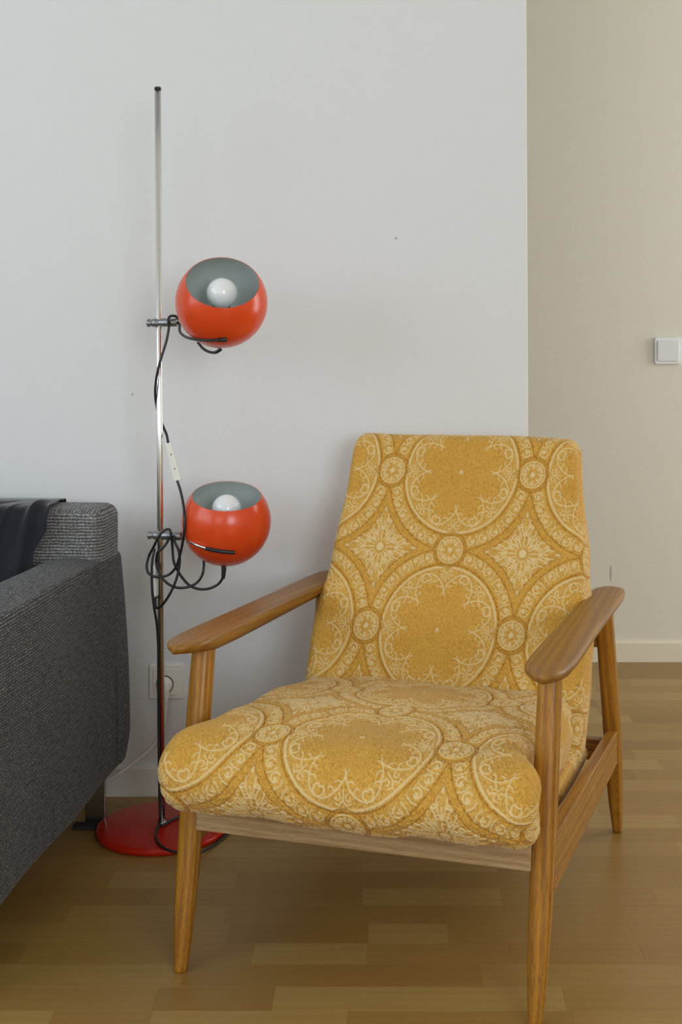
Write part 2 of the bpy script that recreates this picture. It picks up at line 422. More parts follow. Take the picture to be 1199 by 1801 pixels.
# floor: sub-floor slab and the laminate strips lying on it (top of the strips is z = 0)
floor = struct(box('floor', (XL - .2, YB - .2, -0.05), (XR + .2, YF + .2, -0.004), M['dark_gap']))
PITCH, Y0 = 0.0753, 2.4964
known = {-1: [(195, .35), (416, .72), (530, .45), (900, .42)], 0: [(268, .2), (637, .42), (881, .82), (1150, .5)],
         1: [(120, .3), (396, .62), (790, .35), (1045, .45)], 2: [(400, .55), (648, .18), (788, .85), (1110, .48)],
         3: [(40, .2), (445, .45), (645, .8), (895, .5), (1130, .35)], 4: [(-120, .3), (323, .72), (846, .28), (1260, .62)],
         5: [(-60, .4), (273, .55), (481, .25), (992, .9), (1300, .5)], 6: [(85, .9), (262, .45), (610, .85), (1010, .45)]}
strips = []
r0 = int(math.floor((Y0 - YF) / PITCH)) - 0
for r in range(r0, int((Y0 - YB) / PITCH) + 1):
    yb, yt = Y0 - (r + 1) * PITCH, Y0 - r * PITCH
    if yb > YF: continue
    yt = min(yt, YF); yb = max(yb, YB)
    cuts = []
    if r in known:
        pym = CY + F * HC / ((yb + yt) / 2)
        for px_, tn in known[r]: cuts.append(((px_ - CX) * ((yb + yt) / 2) / F, tn))
        x = cuts[0][0]; left = []
        while x > XL: x -= random.uniform(.2, .5); left.append((x, None))
        seq = [c for c in reversed(left)]
        # tone of a known entry belongs to the piece that ENDS at its cut
        ends = [(a, None) for a, _ in seq] + cuts
        x = cuts[-1][0]
        while x < XR: x += random.uniform(.2, .5); ends.append((x, None))
    else:
        x = XL + random.uniform(-.4, 0); ends = []
        while x < XR: x += random.uniform(.18, .52); ends.append((x, None))
    prev = XL
    for xe, tn in ends:
        a, b = max(prev, XL), min(xe, XR)
        if b - a > 0.01:
            strips.append((a, b, yb, yt, tn if tn is not None else random.choice([.15, .3, .4, .5, .5, .6, .7, .9])))
        prev = max(prev, xe)
def in_view(s):
    a, b, y0, y1, _ = s; y = (y0 + y1) / 2
    if y < 1.75: return 0
    pa, pb = CX + F * a / y, CX + F * b / y
    if y > YN + .1 and b < .2: return 0
    w = min(pb, 1240) - max(pa, -40)
    return max(0, w) * F * HC * PITCH / y ** 2
strips.sort(key=in_view, reverse=True)
def plank_geo(a, b, y0, y1, cx=0, cy=0, z=0.0):
    g = 0.00003; e = 0.0002
    a += g; b -= g; y0 += g; y1 -= g
    V = [(a, y0, -.004), (b, y0, -.004), (b, y1, -.004), (a, y1, -.004), (a, y0, z - e), (b, y0, z - e), (b, y1, z - e), (a, y1, z - e),
         (a + e, y0 + e, z), (b - e, y0 + e, z), (b - e, y1 - e, z), (a + e, y1 - e, z)]
    Fs = [(0, 3, 2, 1)] + [(i, (i + 1) % 4, (i + 1) % 4 + 4, i + 4) for i in range(4)] + [(i + 4, (i + 1) % 4 + 4, (i + 1) % 4 + 8, i + 8) for i in range(4)] + [(8, 9, 10, 11)]
    return [(x - cx, y - cy, zz) for x, y, zz in V], Fs
NI = 290
for s in strips[:NI]:
    a, b, y0, y1, tn = s; cx, cy = (a + b) / 2, (y0 + y1) / 2
    V, Fs = plank_geo(a, b, y0, y1, cx, cy)
    sd = random.random()
    o = link('plank', poly_mesh('plank', V, Fs, {'tone': [(tn, sd, 0)] * 12}), M['floor'], floor, False)
    o.location = (cx, cy, 0)
VV, FF, TT = [], [], []
for s in strips[NI:]:
    V, Fs = plank_geo(*s[:4]); k0 = len(VV); VV += V; FF += [tuple(i + k0 for i in f) for f in Fs]; TT += [(s[4], random.random(), 0)] * 12
o = link('planks', poly_mesh('planks', VV, FF, {'tone': TT}), M['floor'], floor, False); o['kind'] = 'stuff'

# ------------------------------------------------------------------ wall socket and light switch
def plate(parent, name, c, w, h, d, mat, r=.006):
    bm = box_bm((c[0] - w / 2, c[1] - d, c[2] - h / 2), (c[0] + w / 2, c[1], c[2] + h / 2))
    vert = [e for e in bm.edges if abs(e.verts[0].co.y - e.verts[1].co.y) > d * .9]
    bmesh.ops.bevel(bm, geom=vert, offset=r, segments=4, profile=.5, affect='EDGES')
    fe = [e for e in bm.edges if all(v.co.y < c[1] - d + 1e-5 for v in e.verts)]
    bmesh.ops.bevel(bm, geom=fe, offset=min(d * .45, .003), segments=3, profile=.5, affect='EDGES')
    for v in bm.verts: v.co -= parent.location
    return link(name, bm_mesh(name, bm), mat, parent, False)
sc = at(293.5, 1197.5, YN); 
socket = empty('wall_socket', (sc[0], YN, sc[2])); tag(socket, 'white wall socket low on the white wall behind the chrome lamp pole', 'socket')
plate(socket, 'frame', (sc[0], YN, sc[2]), .081, .081, .009, M['plastic_old'])
pl = at(291.5, 1201, YN)
plate(socket, 'insert', (sc[0], YN - .009, sc[2]), .060, .060, .003, M['plastic_old'], r=.004)
rim = lathe_me('socket_rim', [(.0205, .0), (.0205, .0022), (.0193, .0022), (.0193, 0)], 40, (0, -1, 0), (pl[0] - sc[0], -.0121, pl[2] - sc[2]), close=True)
link('socket_rim', rim, M['dark_gap'], socket)
# plug with its white cable running behind the sofa
cab = [at(292, 1222, YN - .035), at(291, 1240, YN - .034), at(289, 1262, YN - .035), at(284, 1283, YN - .036), at(277, 1298, YN - .04), at(262, 1320, YN - .045), at(238, 1340, YN - .055),
       at(208, 1362, YN - .07), at(186, 1376, YN - .075), at(160, 1390, YN - .075), at(120, 1403, YN - .07)]
cab.append(np.array([cab[-1][0] - .12, YN - .06, .05])); cab.append(np.array([cab[-1][0] - .15, YN - .05, .006]))
wc = empty('extension_cable', (pl[0], YN - .02, pl[2])); tag(wc, 'white cable with round plug hanging from the wall socket behind the sofa', 'cable')
off = np.array(wc.location)
tube('cord', cab, .0042, M['cord_white'], wc, ns=10, off=off)
me = lathe_me('plug', [(0, 0), (.0188, 0), (.0188, .006), (.0165, .012), (.012, .020), (0, .022)], 36, (0, -1, 0), (0, .0075, 0))
link('plug', me, M['plastic_old'], wc)
tube('plug_boot', [at(291.5, 1202, YN - .033), at(292, 1212, YN - .036), at(292, 1224, YN - .036), at(291.3, 1236, YN - .0345)], [.0085, .0078, .0058, .0042], M['plastic_old'], wc, off=off)
bm = bmesh.new()
for i in range(6):
    p = at(292 - .1 * i, 1214 + 3.6 * i, YN - .036) - off
    m_ = lathe_me('rb', [(0, -.0008), (.0078 - .0005 * i, -.0008), (.0078 - .0005 * i, .0008), (0, .0008)], 16, (0, 0, 1), p); bm.from_mesh(m_)
link('boot_ribs', bm_mesh('boot_ribs', bm), M['plastic_old'], wc)

sw = at(1173, 617, YF)
switch = empty('light_switch', (sw[0], YF, sw[2])); tag(switch, 'square white rocker light switch on the cream wall at the right edge', 'light switch')
plate(switch, 'frame', (sw[0], YF, sw[2]), .089, .089, .010, M['plastic'], r=.008)
rk = plate(switch, 'rocker', (sw[0], YF - .010, sw[2]), .071, .069, .006, M['plastic'], r=.004)
for v in rk.data.vertices:
    if v.co.y < -.011: v.co.y -= (v.co.z) * .05

# ------------------------------------------------------------------ floor lamp
YP = 2.783
pb = at(285, 1449, YP); pt = at(277.3, 155, YP)
lamp = empty('floor_lamp', (pb[0], YP, 0)); tag(lamp, 'chrome pole floor lamp with two orange-red globe shades and a round red base', 'floor lamp')
L0 = np.array([pb[0], YP, 0])
link('lamp_base', lathe_me('lamp_base', [(0, 0), (.136, 0), (.1395, .002), (.1405, .005), (.1405, .011), (.1385, .0145), (.134, .0155), (0, .0165)], 96), M['enamel_base'], lamp)
link('base_socket', lathe_me('base_socket', [(0, .016), (.0095, .016), (.0095, .019), (.0085, .021), (0, .021)], 24), M['chrome'], lamp)
pdir = (pt - np.array([pb[0], YP, .016])); plen = np.linalg.norm(pdir)
pole = link('pole', lathe_me('pole', [(0, 0), (.0069, 0), (.0069, plen), (0, plen)], 24, pdir, np.array([0, 0, .016])), M['chrome'], lamp)
for p in pole.data.polygons: p.use_smooth = True
link('pole_cap', lathe_me('pole_cap', [(0, plen - .004), (.0074, plen - .004), (.0074, plen + .0012), (.006, plen + .0025), (0, plen + .003)], 24, pdir, np.array([0, 0, .016])), M['cord_black'], pole)

def lamp_head(cpx, Yc, rad, tilt_deg, roll, bulb_off, bulb_r, knob_px, end_px, ring_r):
    c = at(cpx[0], cpx[1], Yc); d = np.array([0, 0, HC]) - c; d /= np.linalg.norm(d)
    up = np.array([0, 0, 1.0]) - d * d[2]; up /= np.linalg.norm(up); rt = np.cross(up, d)      # rt points to image right? fixed by sign below
    if rt[0] < 0: rt = -rt
    up2 = up * math.cos(roll) + rt * math.sin(roll)
    a = math.radians(tilt_deg); n = d * math.cos(a) + up2 * math.sin(a)
    th = math.asin(ring_r)
    ts = np.linspace(math.pi, th, 48); ri = rad - .0013
    outer = [(rad * math.sin(t), rad * math.cos(t)) for t in ts]
    hz = rad * math.cos(th); rr = rad * math.sin(th)
    lip = [(rr - .0004, hz + .0006), (rr - .0012, hz + .0003)]
    tin = np.linspace(th + .004, math.pi, 44)
    inner = [(ri * math.sin(t), ri * math.cos(t)) for t in tin]
    me = lathe_me('lamp_shade', outer + lip, 96, n, c - L0)
    # remove the cap face over the opening, then line the inside
    bm = bmesh.new(); bm.from_mesh(me)
    big = [f for f in bm.faces if len(f.verts) > 10]
    bmesh.ops.delete(bm, geom=big, context='FACES_ONLY'); bm.to_mesh(me); bm.free()
    sh = link('lamp_shade', me, M['enamel'], lamp)
    me = lathe_me('shade_lining', [(rr - .0012, hz + .0003)] + inner, 96, n, c - L0)
    bm = bmesh.new(); bm.from_mesh(me)
    big = [f for f in bm.faces if len(f.verts) > 10]
    bmesh.ops.delete(bm, geom=big, context='FACES_ONLY')
    bmesh.ops.reverse_faces(bm, faces=bm.faces); bm.to_mesh(me); bm.free()
    tag(link('shade_lining', me, M['shade_in'], sh), 'pale grey-green inside of the shade')
    # lampholder and bulb
    bc = c + n * bulb_off - L0; br = bulb_r
    tb = np.linspace(0, math.pi * .80, 24)
    prof = [(br * math.sin(t), br * math.cos(t)) for t in tb] + [(.0165, -br * 1.02), (.0145, -br * 1.25), (.0135, -br * 1.35)]
    bl = link('light_bulb', lathe_me('light_bulb', prof, 40, n, bc), M['bulb'], lamp)
    link('bulb_holder', lathe_me('bulb_holder', [(0, -br * 1.3), (.019, -br * 1.3), (.020, -rad - bulb_off + .006), (0, -rad - bulb_off + .006)], 32, n, bc), M['cord_black'], lamp)
    # clamp on the pole
    k = at(knob_px[0], knob_px[1], YP) - L0; e = at(end_px[0], end_px[1], YP - .012) - L0
    ax = e - k; Ln = np.linalg.norm(ax)
    s0 = Ln * .175
    cl = link('clamp', lathe_me('clamp', [(0, s0 + .0012), (.0085, s0 + .0012), (.0092, s0 + .002), (.0092, s0 + .010), (.0075, s0 + .0125), (.0075, s0 + .017), (.0092, s0 + .020), (.0092, Ln - .001), (.0085, Ln), (0, Ln)], 28, ax, k), M['clamp'], lamp)
    link('clamp_knob', lathe_me('clamp_knob', [(0, 0), (.008, 0), (.009, .001), (.009, .0055), (.0068, .0062), (.0068, s0 - .001), (.0088, s0 - .0005), (.0088, s0 + .0012), (0, s0 + .0012)], 24, ax, k), M['clamp'], cl)
    return c, n, e + L0

cu, nu, eu = lamp_head((389.5, 532), 2.683, .096, 45.4, .05, .027, .0325, (259.5, 568), (312, 567), .795)
cl_, nl, el = lamp_head((398, 917), 2.769, .096, 63.0, .01, .029, .0320, (261, 941), (319, 943), .776)

def on_ball(x, y, c, R):
    """the point of a ball of radius R about c that is seen at this pixel (front side)."""
    r = np.array([(x - CX) / F, 1, -(y - CY) / F]); o = np.array([0, 0, HC]) - c
    A = r @ r; B = r @ o; Cc = o @ o - R * R; D = B * B - A * Cc
    k = (-B - math.sqrt(D)) / A if D > 0 else -B / A
    return np.array([0, 0, HC]) + k * r
# swivel bracket of the upper head, hugging the ball
b1 = [eu, at(316, 571, 2.76), at(316, 582, 2.73), at(321, 589, 2.70)] + [on_ball(x, y, cu, .0995) for x, y in ((330, 594), (343, 597), (358, 598.5), (373, 598.5), (396, 597.5))]
tube('bracket', b1, .0030, M['cord_black'], lamp, off=L0)
tube('bracket_tip', [on_ball(384, 598, cu, .0995), on_ball(399, 597.3, cu, .0995)], .0048, M['cord_black'], lamp, off=L0, smooth_n=1)
tube('cable_end', [at(348, 602, 2.74), at(355, 611, 2.73), at(363, 617, 2.72), at(373, 620, 2.71), at(381, 619, 2.70), at(388, 614, 2.695)], [.003, .003, .003, .003, .0036, .0042], M['cord_black'], lamp, off=L0)
b2 = [el, at(324, 946, 2.76), at(330, 951, 2.73)] + [on_ball(x, y, cl_, .0995) for x, y in ((342, 957), (355, 962), (368, 966), (385, 969), (411, 971.5))]
tube('bracket', b2, .0029, M['chrome'], lamp, off=L0)
tube('bracket_tip', [on_ball(362, 964.5, cl_, .0995), on_ball(374, 967.3, cl_, .0995), on_ball(390, 970, cl_, .0995), on_ball(413, 972, cl_, .0995)], .0042, M['cord_black'], lamp, off=L0, smooth_n=4)
tube('cable_gland', [at(393, 990, 2.765), at(393.5, 1003, 2.765), at(392, 1018, 2.765)], [.0058, .0054, .0038], M['cord_black'], lamp, off=L0)

def cord(pts, r=.0029): return tube('cord', [at(x, y, Y) for x, y, Y in pts], r, M['cord_black'], lamp, off=L0, ns=9)
Yf, Yb_ = YP - .022, YP + .020
cord([(314, 560, 2.77), (308, 556, Yf), (300, 556, Yf), (296, 562, Yf - .004), (297, 575, Yf), (293, 598, Yf), (287, 618, Yf), (279, 645, Yf), (274, 672, YP - .012), (273, 695, YP - .006),
      (276, 717, YP + .012), (281, 735, Yb_), (288, 753, YP + .012), (293, 765, YP), (295.5, 778, Yf)])
# hand switch on the cord
swp = [at(296, 779, Yf), at(312, 846, Yf - .006)]
d = swp[1] - swp[0]; ln = np.linalg.norm(d); d /= ln
bm = box_bm((-.0085, -.006, 0), (.0085, .006, ln), .0022, 2)
for v in bm.verts:
    f = 0.75 + 0.25 * min(1, v.co.z / (ln * .6)); v.co.x *= f
zx = np.cross([0, 1, 0], d); zx /= np.linalg.norm(zx)
R = Matrix(((zx[0], 0, d[0]), (zx[1], 1, d[1]), (zx[2], 0, d[2]))).to_4x4()
o = link('cord_switch', bm_mesh('cord_switch', bm), M['plastic_old'], lamp, False); o.matrix_local = Matrix.Translation(Vector(swp[0] - L0)) @ R
for fz in (.30, .68):
    s_ = box('screw', (-.0012 - .001, -.0068, ln * fz - .0012), (.0012 - .001, -.0058, ln * fz + .0012), M['dark_gap'], o)
cord([(311.5, 845, Yf - .006), (317, 862, Yf - .01), (322, 885, Yf - .03), (324.5, 910, Yf - .05), (324, 935, Yf - .05), (321, 955, Yf - .035), (316, 978, Yf - .02), (309, 998, Yf - .01), (296, 1011, Yf), (278, 1015, Yf - .005),
      (263, 1010, Yf), (258, 997, YP - .01), (262, 978, YP), (270, 962, Yf), (277, 948, Yf - .01), (286, 935, Yf - .012), (297, 931, Yf - .01), (301, 941, Yf - .01), (303, 962, Yf), (305, 985, Yf), (311, 1001, Yf),
      (322, 1018, Yf + .005), (334, 1030, Yf + .008), (350, 1036, Yf + .01), (368, 1035, Yf + .01), (384, 1027, Yf + .01), (392, 1016, 2.765)])
cord([(358, 984, 2.79), (358.5, 995, 2.79), (356, 1010, 2.785), (348, 1023, Yf), (335, 1031, Yf - .004), (318, 1034, Yf - .008), (303, 1031, Yf - .008), (290, 1022, Yf - .006), (281, 1010, Yf - .004), (275, 992, Yf + .01),
      (277, 972, Yf), (285, 965, Yf - .004), (293, 955, Yf - .004), (298, 944, Yf - .006)])
cord([(305, 942, YP - .03), (308, 955, Yf - .008), (314, 968, Yf - .01), (316, 988, Yf - .012), (312, 1012, Yf - .012), (304, 1034, Yf - .012), (293, 1054, Yf - .01), (282, 1067, Yf - .004), (275, 1069, Yf), (273, 1060, Yf + .006), (274, 1050, YP)])
cord([(272, 965, Yf), (268, 985, Yf - .002), (267, 1010, Yf - .002), (268, 1040, Yf - .002), (271, 1068, Yf), (275, 1092, Yf + .004), (277.5, 1118, YP - .012), (278.5, 1150, YP - .010), (278.5, 1200, YP - .010), (279, 1260, YP - .009),
      (279.5, 1330, YP - .009), (280.5, 1400, YP - .009), (281, 1437, YP - .012)])
o = tube('cord_switch', [at(272.5, 994, YP + .004), at(271, 1003, YP + .004), at(270.5, 1025, YP + .004), at(271.5, 1047, YP + .004), at(273, 1056, YP + .004)], [.0025, .0075, .0085, .0075, .003], M['plastic_old'], lamp, off=L0, ns=14)
# cord lying on the base plate and on the floor
zb = .0195
def onz(x, y, z): 
    Y = F * (HC - z) / (y - CY); return np.array([(x - CX) / F * Y, Y, z])
lie = [onz(281, 1437, .04), onz(280, 1449, .024), onz(276, 1459, zb), onz(274, 1470, zb), onz(278, 1482, zb), onz(289, 1492, zb), onz(305, 1498, zb), onz(322, 1500, .019), onz(340, 1500.5, .0165), onz(356, 1498, .010), onz(376, 1487, .004), onz(392, 1474, .0035), onz(402, 1464, .0035), onz(403, 1455, .0035),
       onz(385, 1444, .0035), onz(365, 1437, .012), onz(343, 1431, .0195), onz(322, 1434, .0195), onz(303, 1442, .0195), onz(290, 1450, .0195), onz(283, 1453, .0195)]
tube('cord', lie, .0029, M['cord_black'], lamp, off=L0, ns=9)

# ------------------------------------------------------------------ damask pattern raster (one repeat of the fabric)
def damask_cell(N=360):
    g = (np.arange(N) + .5) / N * .5
    X, Y = np.meshgrid(g, g, indexing='ij')
    x = np.maximum(X, Y); y = np.minimum(X, Y)            # fold into the fundamental triangle 0<=y<=x<=.5
    def pol(r, deg): return np.array([r * math.cos(math.radians(deg)), r * math.sin(math.radians(deg))])
    def arcp(c, r, a0, a1, n=14):
        return [np.array([c[0] + r * math.cos(math.radians(a)), c[1] + r * math.sin(math.radians(a))]) for a in np.linspace(a0, a1, n)]
    curves = []                                           # (points, width, softness, channel)
    def add(pts, w, ch='c'): curves.append((np.array(pts), w, ch))
    def spiral(c, r, a0, turn, w, ch='c', n=16, shrink=.35):
        pts = []
        for k in range(n):
            t = k / (n - 1); rr = r * (1 - (1 - shrink) * t); a = math.radians(a0 + turn * t)
            pts.append(np.array([c[0] + rr * math.cos(a), c[1] + rr * math.sin(a)]))
        add(pts, w, ch)
    # medallion: eight-lobed scroll work between the tips and the ring
    for base, sg in ((0, 1), (45, -1)):
        Pq = [(.235, 0), (.262, 1.6), (.292, 4.5), (.322, 8.8), (.347, 13.5), (.364, 18.6), (.366, 23.0), (.352, 26.6), (.331, 27.4), (.318, 25.0), (.325, 22.6)]
        add(smooth_path([pol(r, base + sg * q) for r, q in Pq], 4), .0052)
        add([pol(.235, base), pol(.215, base + sg * 3.5), ], .0045)
        add([pol(.275, base + sg * 3), pol(.268, base + sg * 7.5), pol(.280, base + sg * 10.5)], .0042)
        add([pol(.318, base + sg * 8.5), pol(.302, base + sg * 12.2), pol(.308, base + sg * 15)], .0042)
        spiral(pol(.338, base + sg * 5.2), .020, 200 + base, 260 * sg, .0042)
        add([pol(.345, base), pol(.372, base + sg * 2.6), pol(.364, base + sg * 6.0)], .0045)
    add([pol(.30, 0), pol(.345, 0)], .004); add([pol(.30, 45), pol(.345, 45)], .004)
    # border scrolls between ring and outer circle
    for q, r_ in ((17.5, .462), (27.5, .470), (37.5, .470)):
        spiral(pol(r_, q), .029, q + 180, 300, .0052, shrink=.55)
        add([pol(r_, q), pol(r_ + .006, q + 1)], .009)
        add([pol(r_ - .03, q + 5), pol(r_ + .0, q + 5.4), pol(r_ + .034, q + 4.2)], .0045)
    # star between four medallions, centre (.5,.5)
    S = np.array([.5, .5])
    def sp_(r, deg): return S + pol(r, deg)               # deg 270 = towards the rosette, 225 = towards the medallion
    for dq in (0, 22.5, 45):
        q = 270 - dq; L_ = {0: .27, 22.5: .19, 45: .135}[dq]
        add([sp_(.045, q), sp_(L_ * .62, q)], .0055)
        for sg in (1, -1):
            add(smooth_path([sp_(L_ * .40, q), sp_(L_ * .55, q + sg * 7), sp_(L_ * .78, q + sg * 7.5), sp_(L_ * .93, q + sg * 2.5)], 3), .0052)
            spiral(sp_(L_ * .66, q + sg * 13), .016, 0, 270, .0045)
    add([sp_(.300, 270), sp_(.322, 270)], .006); add([sp_(.24, 270), sp_(.29, 270)], .013)
    # rosette, centre (.5,0)
    Rc = np.array([.5, 0.])
    for q in (90, 135, 180):
        add([Rc + pol(.045, q), Rc + pol(.070, q)], .0085)
        spiral(Rc + pol(.062, q + 22.5), .012, 0, 250, .0042)
    # distances
    def seg_d(px, py, a, b):
        d = b - a; L2 = d @ d + 1e-12
        t = np.clip(((px - a[0]) * d[0] + (py - a[1]) * d[1]) / L2, 0, 1)
        return np.hypot(px - a[0] - t * d[0], py - a[1] - t * d[1])
    fx, fy = x.ravel(), y.ravel()
    tri = (X >= Y).ravel(); fx, fy = fx[tri], fy[tri]
    C = np.zeros(fx.size)
    mirrors = [lambda p: p, lambda p: p * [1, -1], lambda p: p[:, ::-1], lambda p: np.stack([1 - p[:, 0], p[:, 1]], 1)]
    for pts, w, ch in curves:
        for mf in mirrors:
            q = mf(pts)
            bx0, by0 = q.min(0) - .03; bx1, by1 = q.max(0) + .03
            sel = np.nonzero((fx > bx0) & (fx < bx1) & (fy > by0) & (fy < by1))[0]
            if not len(sel): continue
            dd = np.full(sel.size, 9.)
            for i in range(len(q) - 1): dd = np.minimum(dd, seg_d(fx[sel], fy[sel], q[i], q[i + 1]))
            v = np.clip(1.5 - dd / (w * .74), 0, 1); C[sel] = np.maximum(C[sel], v)
    r = np.hypot(fx, fy); rr = np.hypot(fx - .5, fy); rs = np.hypot(fx - .5, fy - .5)
    line = lambda d, w: np.clip(1.5 - np.abs(d) / w, 0, 1)
    out_ros = rr > .112
    C = np.maximum(C, line(r - .392, .0065)); C = np.maximum(C, .0 * C)
    C = np.maximum(C, line(r, .012) * (r < .02)); C = np.maximum(C, line(rr - .086, .0050))
    C = np.maximum(C, (rr < .017) * 1.0); C = np.maximum(C, (rs < .026) * 1.0)
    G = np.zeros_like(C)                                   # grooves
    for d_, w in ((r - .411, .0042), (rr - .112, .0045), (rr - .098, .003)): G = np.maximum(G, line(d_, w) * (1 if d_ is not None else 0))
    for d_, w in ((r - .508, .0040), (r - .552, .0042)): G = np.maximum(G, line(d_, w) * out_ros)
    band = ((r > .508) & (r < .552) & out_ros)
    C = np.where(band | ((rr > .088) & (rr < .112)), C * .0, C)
    P_ = np.zeros_like(C)                                  # pale ground (looser weave) behind the scroll work
    P_ = np.where((r > .30) & (r < .385), .30, P_); P_ = np.where((r > .425) & (r < .50) & out_ros, .36, P_)
    P_ = np.where((r > .556), .34, P_); P_ = np.where(rr < .085, .32, P_)
    P_ = np.where(r < .235, 0.0, P_)
    def unfold(q):
        A = np.zeros(X.size); A[tri] = q; A = A.reshape(X.shape); A = np.where(X >= Y, A, A.T)
        B = np.concatenate([A[::-1], A], 0); return np.concatenate([B[:, ::-1], B], 1)
    out = [unfold(q) for q in (C, P_, G)]
    # crinkle of the quilted ground: band-pass noise, strands running up the cloth
    n2 = 2 * N
    f = np.fft.fft2(rng.standard_normal((n2, n2))); kx = np.fft.fftfreq(n2, 1 / n2)[:, None]; ky = np.fft.fftfreq(n2, 1 / n2)[None, :]
    def bp(sx, sy): return np.exp(-(kx / sx) ** 2 - (ky / sy) ** 2)
    a = np.real(np.fft.ifft2(f * (bp(78, 34) - bp(30, 13)))); a /= a.std()
    b = np.real(np.fft.ifft2(f * (bp(95, 70) - bp(45, 35)))); b /= b.std()
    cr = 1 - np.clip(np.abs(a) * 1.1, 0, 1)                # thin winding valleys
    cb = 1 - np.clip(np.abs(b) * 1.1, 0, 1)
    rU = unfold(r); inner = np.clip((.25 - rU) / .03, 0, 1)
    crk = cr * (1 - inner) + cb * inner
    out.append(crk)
    return out
CELL = damask_cell()
def sample(ch, u, v):
    A = CELL[ch]; n = A.shape[0]
    x = ((u + .5) % 1) * n - .5; y = ((v + .5) % 1) * n - .5
    x0 = np.floor(x).astype(int); y0 = np.floor(y).astype(int); fx, fy = x - x0, y - y0
    x0 %= n; y0 %= n; x1, y1 = (x0 + 1) % n, (y0 + 1) % n
    return A[x0, y0] * (1 - fx) * (1 - fy) + A[x1, y0] * fx * (1 - fy) + A[x0, y1] * (1 - fx) * fy + A[x1, y1] * fx * fy

